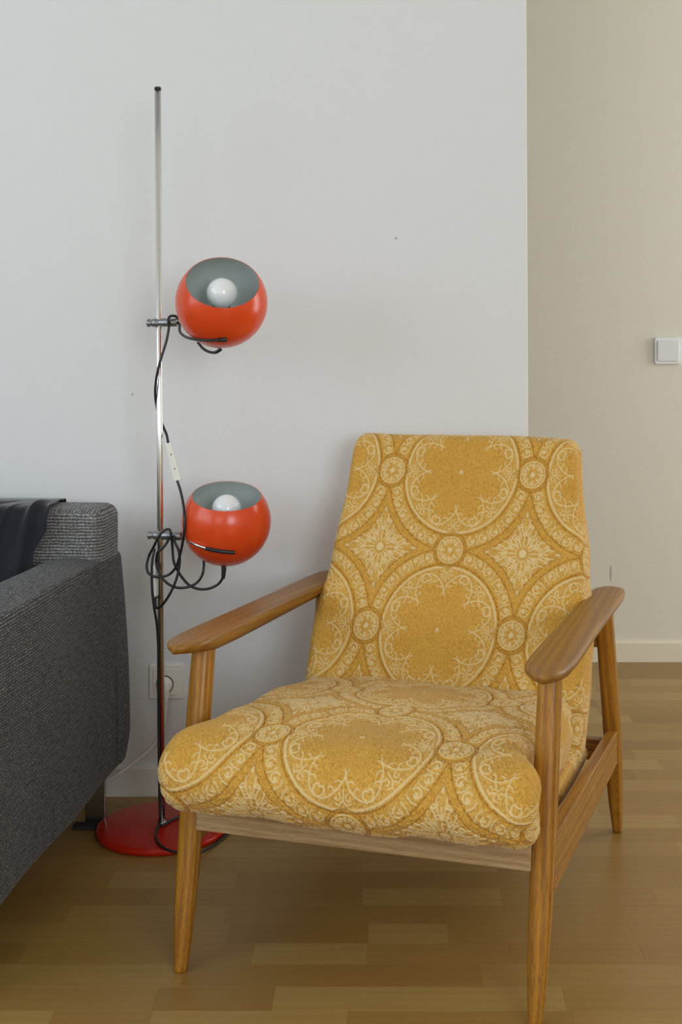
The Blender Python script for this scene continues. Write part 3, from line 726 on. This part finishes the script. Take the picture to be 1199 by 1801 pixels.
PU, PV = 0.316, 0.338
def damask_obj(name, prof, width_fn, fine, s_range, v0, parent, step=.0013, edge=.035, dirv=1, warp=None, puff=None, amp=1.0, cap_steps=10, u0=.011, pu=PU, pv=PV, shear=0.0):
    """A cushion: closed (t,z) outline 'prof' swept across s, rounded over at both sides.
    fine = (a,b) arclength interval meshed finely; v0 = arclength where a medallion is centred."""
    P = smooth_path(prof, 16, closed=True)
    seg = np.linalg.norm(np.roll(P, -1, 0) - P, axis=1); L = np.concatenate([[0], np.cumsum(seg)]); tot = L[-1]
    vv_ = []; q = 0.0
    while q < tot - 1e-6:
        vv_.append(q); q += step if fine[0] <= q < fine[1] else min(.0028, tot - q if tot - q > 1e-4 else 1)
    vv_ = np.array(vv_); Pc = np.vstack([P, P[:1]])
    T0 = np.interp(vv_, L, Pc[:, 0]); Z0 = np.interp(vv_, L, Pc[:, 1])
    # normals (outward) and curve centre
    dT = np.gradient(np.concatenate([T0[-3:], T0, T0[:3]]))[3:-3]; dZ = np.gradient(np.concatenate([Z0[-3:], Z0, Z0[:3]]))[3:-3]
    ds = np.gradient(np.concatenate([vv_[-3:] - tot, vv_, vv_[:3] + tot]))[3:-3]; dT, dZ = dT / ds, dZ / ds
    nl_ = np.hypot(dT, dZ); nT, nZ = dZ / nl_, -dT / nl_
    cT, cZ = T0.mean(), Z0.mean()
    area = np.sum(T0 * np.roll(Z0, -1) - np.roll(T0, -1) * Z0)
    if area < 0: nT, nZ = -nT, -nZ
    # medial target for the caps: average with the opposite side
    med = np.stack([T0, Z0], 1).copy()
    half = .5 * np.ones_like(T0)
    s0, s1 = s_range
    # sigma rows: flat part (arclength u), rounded edge, flat cap
    flat = np.arange(s0 + edge, s1 - edge - .4 * step, step); na = max(8, int(edge * 1.57 / step / 1.3))
    ang = np.linspace(0, math.pi / 2, na)
    rows = []                                            # (s, inset, u, sn)  sn = sideways part of the normal
    for a in ang[::-1]: rows.append((s0 + edge - edge * math.sin(a), edge * (1 - math.cos(a)), s0 + edge - edge * a, -math.sin(a)))
    for s in flat[1:]: rows.append((s, 0, s, 0))
    for a in ang: rows.append((s1 - edge + edge * math.sin(a), edge * (1 - math.cos(a)), s1 - edge + edge * a, math.sin(a)))
    rows = np.array(rows)
    nr = len(rows)
    S = np.repeat(rows[:, 0:1], len(vv_), 1); I = np.repeat(rows[:, 1:2], len(vv_), 1); Uc = np.repeat(rows[:, 2:3], len(vv_), 1); SN = np.repeat(rows[:, 3:4], len(vv_), 1)
    T = T0[None, :] - I * nT[None, :]; Z = Z0[None, :] - I * nZ[None, :]
    VV_ = np.repeat(vv_[None, :], nr, 0)
    v = dirv * (VV_ - v0) / pv
    Uw = width_fn(Uc, T, Z) if width_fn is not None else Uc
    u = (Uw - u0 - shear * v) / pu
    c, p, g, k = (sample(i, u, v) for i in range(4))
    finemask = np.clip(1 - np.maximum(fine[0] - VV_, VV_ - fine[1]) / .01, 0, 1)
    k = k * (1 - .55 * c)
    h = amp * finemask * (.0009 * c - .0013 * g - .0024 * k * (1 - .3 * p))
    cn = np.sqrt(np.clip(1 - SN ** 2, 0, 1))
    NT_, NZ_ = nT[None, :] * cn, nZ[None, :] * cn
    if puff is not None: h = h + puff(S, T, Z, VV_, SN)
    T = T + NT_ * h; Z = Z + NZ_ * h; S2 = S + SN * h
    if width_fn is not None: S2 = width_fn(S2, T, Z)
    W = np.stack([S2, T, Z], -1)
    pat = np.stack([c, p, np.clip(.62 * g + .75 * k ** 2, 0, 1)], -1)  # third channel darkens crinkle valleys: crease shade in the colour besides the relief
    # caps: shrink outline towards its own straightened centre line
    def caprows(idx, sgn):
        ring = W[idx]; n_ = ring.shape[0]; out, pt_ = [], []
        tt, zz = ring[:, 1], ring[:, 2]
        # principal axis
        m0 = np.array([tt.mean(), zz.mean()]); cov = np.cov(np.stack([tt, zz])); w_, e_ = np.linalg.eigh(cov); ax_ = e_[:, 1]; bx_ = e_[:, 0]
        al = (tt - m0[0]) * ax_[0] + (zz - m0[1]) * ax_[1]; be = (tt - m0[0]) * bx_[0] + (zz - m0[1]) * bx_[1]
        lim = np.abs(al).max() - .02
        # centre curve: mid of be per al bin
        bins = np.linspace(al.min(), al.max(), 25); mid = []
        for b0, b1 in zip(bins[:-1], bins[1:]):
            m_ = (al >= b0) & (al <= b1); mid.append((be[m_].min() + be[m_].max()) / 2 if m_.any() else np.nan)
        bc_ = (bins[:-1] + bins[1:]) / 2; mid = np.convolve(np.pad(np.array(mid), 2, 'edge'), np.ones(5) / 5, 'valid'); ok = ~np.isnan(mid); 
        ta = np.clip(al, -lim, lim); tb = np.interp(ta, bc_[ok], mid[ok])
        ms = []
        for b0, b1 in zip(bins[:-1], bins[1:]):
            m_ = (al >= b0) & (al <= b1); ms.append(ring[m_, 0].mean())
        ms = np.convolve(np.pad(np.array(ms), 2, 'edge'), np.ones(5) / 5, 'valid'); ts_ = np.interp(ta, bc_, ms)
        for j in range(1, cap_steps + 1):
            f = j / cap_steps
            a2 = al + (ta - al) * f; b2 = be + (tb - be) * f
            r_ = ring.copy(); r_[:, 1] = m0[0] + a2 * ax_[0] + b2 * bx_[0]; r_[:, 2] = m0[1] + a2 * ax_[1] + b2 * bx_[1]
            r_[:, 0] = ring[:, 0] * (1 - f) + f * ts_ + sgn * .004 * math.sin(f * math.pi / 2)
            out.append(r_)
            v_ = dirv * (vv_ - v0) / pv; uu = u[idx] + sgn * f * .03 / pu
            c_, p_, g_, k_ = (sample(i, uu, v_) for i in range(4))
            fm = finemask[0]
            r_[:, 0] += sgn * amp * fm * (1 - f) * (.0009 * c_ - .0013 * g_ - .0024 * k_)
            pt_.append(np.stack([c_, p_, np.clip(.62 * g_ + .75 * k_ ** 2, 0, 1)], -1))
        return out, pt_
    cA, pA = caprows(0, -1); cB, pB = caprows(nr - 1, 1)
    W = np.concatenate([np.array(cA[::-1]), W, np.array(cB)], 0); pat = np.concatenate([np.array(pA[::-1]), pat, np.array(pB)], 0)
    if warp is not None: W = warp(W)
    faces = grid_faces(W.shape[0], W.shape[1], wrap_v=True)
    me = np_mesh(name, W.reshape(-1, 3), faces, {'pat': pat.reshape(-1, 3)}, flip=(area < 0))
    return link(name, me, M['damask'], parent)

# ------------------------------------------------------------------ armchair
CH = np.array([-.078, 2.084, 0.]); YAW = math.radians(17.0)
chair = empty('armchair', CH, -YAW); tag(chair, 'oak-framed armchair upholstered in gold damask with scrolled medallions', 'armchair')

def loft_limb(name, path, radii, mat, n_exp=2.5, ns=20, parent=chair, twist=0.0, gseed=0.0):
    """tapering limb along path [(s,t,z)], radii [(a,b)] half-axes in s and t."""
    P = smooth_path(path, 8); m = len(P)
    kk = np.linspace(0, 1, m); kr = np.linspace(0, 1, len(radii)); Rr = np.array(radii)
    A = np.interp(kk, kr, Rr[:, 0]); B = np.interp(kk, kr, Rr[:, 1])
    a = np.arange(ns) * 2 * np.pi / ns
    ex = 2 / n_exp; ux = np.sign(np.cos(a)) * np.abs(np.cos(a)) ** ex; uy = np.sign(np.sin(a)) * np.abs(np.sin(a)) ** ex
    V, G = [], []
    Ls = np.concatenate([[0], np.cumsum(np.linalg.norm(np.diff(P, axis=0), axis=1))])
    for i in range(m):
        c_, s_ = math.cos(twist), math.sin(twist)
        x, y = A[i] * ux, B[i] * uy
        V.append(np.stack([P[i][0] + x * c_ - y * s_, P[i][1] + x * s_ + y * c_, np.full(ns, P[i][2])], 1))
        G.append(np.stack([x + gseed, y + gseed * .7, np.full(ns, Ls[i] + gseed)], 1))
    V = np.concatenate(V); G = np.concatenate(G)
    fs = [tuple(f) for f in grid_faces(m, ns, wrap_v=True)] + [tuple(range(ns))[::-1], tuple(range((m - 1) * ns, m * ns))]
    me = poly_mesh(name, V, fs, {'gc': G})
    bm = bmesh.new(); bm.from_mesh(me); bmesh.ops.recalc_face_normals(bm, faces=bm.faces); bm.to_mesh(me); bm.free()
    return link(name, me, mat, parent)

for sg in (-1, 1):
    # front leg: slim foot, widest at the rail, slightly raked
    loft_limb('leg', [(sg * .3047, 0, 0), (sg * .3062, .018, .09), (sg * .308, .045, .22), (sg * .309, .070, .36), (sg * .3105, .104, .534)],
              [(.0105, .0105), (.0140, .0145), (.0170, .0175), (.0188, .0195), (.0200, .0205), (.0205, .0215), (.0205, .0215), (.0200, .021), (.0195, .020)], M['oak'], gseed=3.1 + sg)
for sg in (-1, 1):
    loft_limb('leg', [(sg * .3265, .829, 0), (sg * .3245, .800, .11), (sg * .3225, .770, .24), (sg * .3185, .733, .38), (.314 if sg > 0 else -.302, .699, .525)],
              [(.0095, .0110), (.0150, .0165), (.0185, .0205), (.0190, .0215), (.0190, .021), (.0190, .020), (.0185, .019)], M['oak'], gseed=8.3 + sg)

def armrest(sg):
    """flat paddle: rounded plan, bevelled lower edges; a touch higher in front."""
    tv = np.array([-.006, -.002, .006, .018, .035, .06, .09, .13, .20, .30, .42, .55, .66, .73, .775, .795, .803, .806])
    inn = np.array([.315, .306, .297, .289, .281, .276, .274, .273, .273, .274, .2755, .277, .278, .279, .283, .290, .298, .306])
    out_ = np.array([.318, .326, .333, .3395, .345, .348, .350, .351, .3505, .350, .350, .351, .352, .352, .350, .344, .336, .325])
    n = 60; tt = np.interp(np.linspace(0, 1, n), np.linspace(0, 1, len(tv)), tv)
    I_ = np.interp(tt, tv, inn); O_ = np.interp(tt, tv, out_)
    zt = .5545 - .018 * (tt / .8) - .003 * np.clip((.05 - tt) / .05, 0, 1) ** 2
    th = np.interp(tt, [-.006, .03, .10, .20, .8], [.014, .020, .028, .029, .026])
    V, G = [], []
    for i in range(n):
        w = (O_[i] - I_[i]) / 2; c = (O_[i] + I_[i]) / 2; h = th[i]
        e = min(.007, w * .8); lo = min(.012, w * .8)
        sec = [(-w + e, 0), (-w + e * .3, -.0015), (-w, -.005), (-w + .001, -h * .55), (-w + lo, -h), (0, -h), (w - lo, -h), (w - .001, -h * .55), (w, -.005), (w - e * .3, -.0015), (w - e, 0), (0, .0008)]
        V += [(sg * (c + x), tt[i], zt[i] + z) for x, z in sec]; G += [(c + x + 5 * sg, z + 2, tt[i]) for x, z in sec]
    k = 12
    fs = [tuple(f) for f in grid_faces(n, k, wrap_v=True)] + [tuple(range(k))[::-1], tuple(range((n - 1) * k, n * k))]
    me = poly_mesh('armrest', V, fs, {'gc': G}); bm = bmesh.new(); bm.from_mesh(me); bmesh.ops.recalc_face_normals(bm, faces=bm.faces); bm.to_mesh(me); bm.free()
    return link('armrest', me, M['oak_arm'], chair)
for sg in (-1, 1): armrest(sg)

def board(name, corners, mat, parent=chair, bevel=.002, gc_axis=0, gs=0.0):
    """corners: 8 points, bottom ring 0-3 then top ring 4-7."""
    bm = bmesh.new(); v = [bm.verts.new(c) for c in corners]
    for f in ((3, 2, 1, 0), (4, 5, 6, 7), (0, 1, 5, 4), (1, 2, 6, 5), (2, 3, 7, 6), (3, 0, 4, 7)): bm.faces.new([v[i] for i in f])
    bmesh.ops.bevel(bm, geom=list(bm.edges), offset=bevel, segments=2, profile=.5, affect='EDGES')
    me = bm_mesh(name, bm); co = np.zeros(len(me.vertices) * 3); me.vertices.foreach_get('co', co); co = co.reshape(-1, 3)
    order = {0: [1, 2, 0], 1: [0, 2, 1], 2: [0, 1, 2]}[gc_axis]
    at_ = me.attributes.new('gc', 'FLOAT_VECTOR', 'POINT'); at_.data.foreach_set('vector', (co[:, order] + gs).astype(np.float32).ravel())
    return link(name, me, mat, parent, False)
for sg in (-1, 1):
    a, b = (.306, .328)
    board('side_rail', [(sg * a, .055, .193), (sg * b, .055, .193), (sg * (b + .008), .752, .172), (sg * (a + .008), .752, .172),
                        (sg * a, .075, .279), (sg * b, .075, .279), (sg * (b + .008), .748, .243), (sg * (a + .008), .748, .243)], M['oak'], gc_axis=1, gs=1.7 * sg)
board('front_rail', [(-.292, .030, .229), (.292, .030, .229), (.292, .052, .229), (-.292, .052, .229), (-.292, .036, .292), (.292, .036, .292), (.292, .058, .292), (-.292, .058, .292)], M['oak_pale'], gs=.4)
board('rear_rail', [(-.305, .735, .18), (.305, .735, .18), (.305, .757, .18), (-.305, .757, .18), (-.305, .735, .225), (.305, .735, .225), (.305, .757, .225), (-.305, .757, .225)], M['oak'], gs=2.4)
board('back_rail', [(-.302, .715, .424), (.302, .715, .424), (.302, .738, .424), (-.302, .738, .424), (-.302, .700, .490), (.302, .700, .490), (.302, .723, .490), (-.302, .723, .490)], M['oak'], gs=5.4)

# seat cushion
seat_prof = [(-.030, .289), (-.062, .300), (-.090, .328), (-.098, .362), (-.082, .394), (-.045, .417), (.005, .4245), (.08, .4235), (.17, .416), (.28, .404), (.39, .390), (.48, .376), (.525, .368),
             (.548, .345), (.548, .300), (.530, .262), (.48, .252), (.35, .262), (.20, .274), (.08, .283)]
Ps = smooth_path(seat_prof, 16, closed=True); sl = np.concatenate([[0], np.cumsum(np.linalg.norm(np.roll(Ps, -1, 0) - Ps, axis=1))])
i_top = np.argmin(np.hypot(Ps[:, 0] + .002, Ps[:, 1] - .4243)); i_end = np.argmin(np.hypot(Ps[:, 0] - .535, Ps[:, 1] - .36))
def sm(x, a, b): q = np.clip((x - a) / (b - a), 0, 1); return q * q * (3 - 2 * q)
def seat_width(S, T, Z):
    k = sm(T, -.03, .045)                                     # nips in behind the front legs
    w = 1 - .105 * k
    return S * w + .003
def seat_puff(S, T, Z, V, SN):
    h = .0030 * np.sin(S * 19 + 1.3) * np.cos(T * 17 + .6) + .0016 * np.sin(S * 47 + T * 30)
    h += .007 * np.exp(-((S / .22) ** 2)) * sm(T, .02, .2)
    h -= .008 * np.exp(-(((S - .262) / .022) ** 2)) * np.exp(-(((Z - .36) / .05) ** 2)) * (T < .05)
    h -= .006 * np.exp(-(((S - .295) / .02) ** 2) - ((Z - .330) / .014) ** 2)
    h -= .004 * np.exp(-(((S + .30) / .02) ** 2) - ((Z - .345) / .02) ** 2)
    return h
damask_obj('seat', seat_prof, seat_width, (0.0, sl[i_end]), (-.313, .313), sl[i_top], chair, edge=.040, puff=seat_puff, amp=1.1, pu=.314, pv=.368, u0=.022)

# back cushion, reclined and wider towards the bottom
back_prof = [(.470, .232), (.500, .290), (.530, .360), (.560, .428), (.5875, .494), (.618, .562), (.655, .656), (.690, .751), (.712, .810), (.724, .838), (.742, .854), (.775, .857), (.805, .845), (.812, .820),
             (.800, .760), (.770, .640), (.735, .520), (.700, .420), (.672, .330), (.650, .262), (.632, .228), (.58, .216), (.50, .216)]
Pb = smooth_path(back_prof, 16, closed=True); bl_ = np.concatenate([[0], np.cumsum(np.linalg.norm(np.roll(Pb, -1, 0) - Pb, axis=1))])
i_med = np.argmin(np.hypot(Pb[:, 0] - .577, Pb[:, 1] - .468)); i_e = np.argmin(np.hypot(Pb[:, 0] - .800, Pb[:, 1] - .850))
def back_width(S, T, Z):
    w = np.interp(Z, [.22, .36, .43, .50, .56, .66, .75, .86], [.283, .291, .294, .290, .281, .267, .256, .246])
    return S * w / .29 + .004
def back_puff(S, T, Z, V, SN):
    h = .0020 * np.sin(S * 17 + .4) * np.cos(Z * 15) + .0012 * np.sin(Z * 41 + S * 23)
    h += .006 * np.exp(-((S / .25) ** 2)) * np.exp(-(((Z - .5) / .2) ** 2))
    h -= .006 * np.exp(-(((np.abs(S) - .275) / .02) ** 2) - ((Z - .56) / .03) ** 2)
    return h
damask_obj('backrest', back_prof, back_width, (0.03, bl_[i_e]), (-.29, .29), bl_[i_med], chair, edge=.026, puff=back_puff, amp=1.0, pu=.310, u0=-.0098, shear=.0193)
# upholstered platform under the seat
base_prof = [(.30, .232), (.31, .262), (.40, .268), (.52, .262), (.60, .250), (.640, .240), (.648, .225), (.625, .210), (.5, .212), (.36, .222)]
damask_obj('seat_base', base_prof, None, (0, .36), (-.286, .290), .1, chair, edge=.012, step=.0026)

# ------------------------------------------------------------------ sofa
SYAW = math.radians(4.0); SO = np.array([-.600, 2.870, 0.])
sofa = empty('sofa', SO, -SYAW); tag(sofa, 'charcoal grey tweed sofa on steel legs, only its right arm and back corner in view', 'sofa')
def cushion_box(name, lo, hi, mat, parent, r=.02, nseg=26, shape=None, wv=None, wobble=.0015):
    """a subdivided box with softened edges; wv(co,n) gives the weave coordinates."""
    lo, hi = np.array(lo, float), np.array(hi, float); c = (lo + hi) / 2; hs = (hi - lo) / 2
    V, Fs, Wv = [], [], []; base = 0
    for ax in range(3):
        for sg in (-1, 1):
            n1, n2 = nseg, nseg; g1 = np.linspace(-1, 1, n1); g2 = np.linspace(-1, 1, n2)
            g1 = np.sign(g1) * (1 - (1 - np.abs(g1)) ** 1.5); g2 = np.sign(g2) * (1 - (1 - np.abs(g2)) ** 1.5)
            A, B = np.meshgrid(g1, g2, indexing='ij'); o1, o2 = [(1, 2), (2, 0), (0, 1)][ax]
            P = np.zeros((n1, n2, 3)); P[..., ax] = sg * hs[ax]; P[..., o1] = A * hs[o1]; P[..., o2] = B * hs[o2]
            Q = np.clip(P, -(hs - r), hs - r); D = P - Q; nn = np.linalg.norm(D, axis=-1, keepdims=True); Nn = D / np.maximum(nn, 1e-9)
            P = Q + Nn * r + c
            if wv is None:
                w_ = {0: (1, 2), 1: (0, 2), 2: (1, 0)}[ax]; Wc = np.stack([P[..., w_[0]], P[..., w_[1]], 0 * P[..., 0] + ax * 3.1], -1)
            else: Wc = wv(P, ax)
            if shape is not None: P = shape(P, Nn)
            V.append(P.reshape(-1, 3)); Wv.append(Wc.reshape(-1, 3)); f = grid_faces(n1, n2, off=base); Fs.append(f if sg > 0 else f[:, ::-1]); base += n1 * n2
    me = np_mesh(name, np.concatenate(V), np.concatenate(Fs), {'wv': np.concatenate(Wv)})
    bm = bmesh.new(); bm.from_mesh(me); bmesh.ops.remove_doubles(bm, verts=bm.verts, dist=1e-6); bmesh.ops.recalc_face_normals(bm, faces=bm.faces); bm.to_mesh(me); bm.free()
    return link(name, me, mat, parent)
def arm_shape(P, N):
    x, y, z = P[..., 0], P[..., 1], P[..., 2]; Q = P.copy()
    out = np.clip((x + .07) / .07, 0, 1)
    Q[..., 0] += out * (-.020 * np.clip((z - .14) / .46, 0, 1) + .006 * np.sin((z - .1) * 6.2) + .003 * np.sin(y * 14 + z * 5))
    Q[..., 2] += np.clip((z - .55) / .05, 0, 1) * (.006 * np.sin((x + .02) * 22) * -1 + .003 * np.sin(y * 9))
    low = np.clip((.20 - z) / .065, 0, 1) * np.clip((y + .10) / .10, 0, 1)     # rear bottom corner tucked forward
    Q[..., 1] -= .075 * low ** 1.4 * np.clip((y + .10) / .10, 0, 1)
    return Q
cushion_box('arm', (-.145, -.86, .136), (.0, 0, .600), M['tweed'], sofa, r=.016, nseg=40, shape=arm_shape)
# seam down the outer panel near its rear end
seam = [np.array([.0035 - .020 * max(0, (z - .14) / .46) + .006 * math.sin((z - .1) * 6.2) + .003 * math.sin(-.105 * 14 + z * 5), -.105, z]) for z in np.linspace(.17, .36, 8)]
tube('seam', seam, .0012, M['tweed'], sofa, ns=6)
cushion_box('backrest', (-1.45, -.148, .30), (-.022, 0, .706), M['tweed_light'], sofa, r=.028, nseg=40)
cushion_box('seat_frame', (-1.45, -.86, .136), (-.146, -.150, .30), M['tweed'], sofa, r=.015, nseg=16)
cushion_box('seat_cushion', (-1.449, -.85, .301), (-.148, -.150, .44), M['tweed'], sofa, r=.035, nseg=20)
cushion_box('arm', (-1.60, -.86, .136), (-1.452, 0, .600), M['tweed'], sofa, r=.016, nseg=16)
def sofa_leg(x0, x1, y, yd):
    b = box('leg', (x0, y, 0.0), (x1, y + yd, .140), M['sofa_metal'], sofa, bevel=.001)
    return b
for (x0, x1, y) in ((-.085, -.040, -.060), (-1.56, -1.51, -.060), (-.085, -.040, -.80), (-1.56, -1.51, -.80)):
    b = sofa_leg(x0, x1, y, .008)
    box('foot', (x0 - .02, y - .03, .0), (x1, y - .0005, .008), M['dark_gap'], sofa, bevel=.001)

# ------------------------------------------------------------------ dark throw over the sofa back
def throw():
    # path in the sofa's (y,z): behind the back, over the top, down the front, out over the seat
    path = smooth_path([(.012, .50), (.012, .62), (.010, .70), (-.012, .7105), (-.075, .7115), (-.140, .7105), (-.164, .694), (-.170, .66), (-.176, .58), (-.190, .50), (-.235, .462), (-.34, .454), (-.52, .452), (-.70, .452)], 10)
    L = np.concatenate([[0], np.cumsum(np.linalg.norm(np.diff(path, axis=0), axis=1))]); n1 = 210; lv = np.linspace(0, L[-1], n1)
    py, pz = np.interp(lv, L, path[:, 0]), np.interp(lv, L, path[:, 1])
    dy, dz = np.gradient(py), np.gradient(pz); m = np.hypot(dy, dz); ny, nz = dz / m, -dy / m      # outward
    if nz[np.argmax(pz)] < 0: ny, nz = -ny, -nz
    n2 = 200; q = np.linspace(0, 1, n2)
    V = np.zeros((n1, n2, 3))
    for i in range(n1):
        down = max(0, (lv[i] - .26)); top = max(0, .26 - lv[i])
        xr = -.150 + .020 * max(0, min(1, (lv[i] - .22) / .16))
        if lv[i] > .30: xr = xr + (-.158 - xr) * max(0, min(1, (.665 - pz[i]) / .045))      # slips down inside the arm
        xl = -1.15
        x = xr + (xl - xr) * q ** 1.15
        # folds gathered near the right edge, fanning out as the cloth falls
        fan = (x - (-.10)); ph = fan / (.55 + .85 * max(0, min(1, (lv[i] - .15) / .4)))
        hang = min(1, max(0, (lv[i] - .22) / .12)); topf = .10
        A = (topf + (1 - topf) * hang) * np.exp(-np.abs(fan) / .35)
        fold = A * (.011 * (1 - np.abs(np.sin(ph * 58 + .7))) ** 1.3 + .008 * np.sin(ph * 31 + lv[i] * 6) + .004 * np.sin(ph * 120 + lv[i] * 9))
        fold += .004 * np.sin(x * 14 + lv[i] * 7)
        fold = np.maximum(fold, -.001) + .0015
        V[i, :, 0] = x; V[i, :, 1] = py[i] + ny[i] * fold * (1 if py[i] < 0.005 else .15); V[i, :, 2] = pz[i] + nz[i] * fold
    W = V.copy(); c, s = math.cos(-SYAW), math.sin(-SYAW)
    th = .0022
    g1 = np.gradient(V, axis=0); g2 = np.gradient(V, axis=1); Nn = np.cross(g1, g2); Nn /= np.linalg.norm(Nn, axis=-1, keepdims=True) + 1e-9
    mid = Nn[np.argmax(pz), 100]; 
    if mid[2] > 0: Nn = -Nn
    V2 = V + Nn * th
    allv = np.concatenate([V.reshape(-1, 3), V2.reshape(-1, 3)]); nn = n1 * n2
    Fq = [grid_faces(n1, n2), grid_faces(n1, n2, off=nn)[:, ::-1]]
    def strip(idx): idx = np.array(idx); return np.stack([idx[:-1], idx[1:], idx[1:] + nn, idx[:-1] + nn], 1)
    Fq += [strip(np.arange(n2)), strip(np.arange(n2) + (n1 - 1) * n2)[:, ::-1], strip(np.arange(n1) * n2)[:, ::-1], strip(np.arange(n1) * n2 + n2 - 1)]
    me = np_mesh('throw_blanket', allv, np.concatenate(Fq))
    bm = bmesh.new(); bm.from_mesh(me); bmesh.ops.recalc_face_normals(bm, faces=bm.faces); bm.to_mesh(me); bm.free()
    o = link('throw_blanket', me, M['throw']); o.location = SO; o.rotation_euler = (0, 0, -SYAW)
    return tag(o, 'black-navy cloth throw draped in folds over the back of the grey sofa', 'throw')
throw()
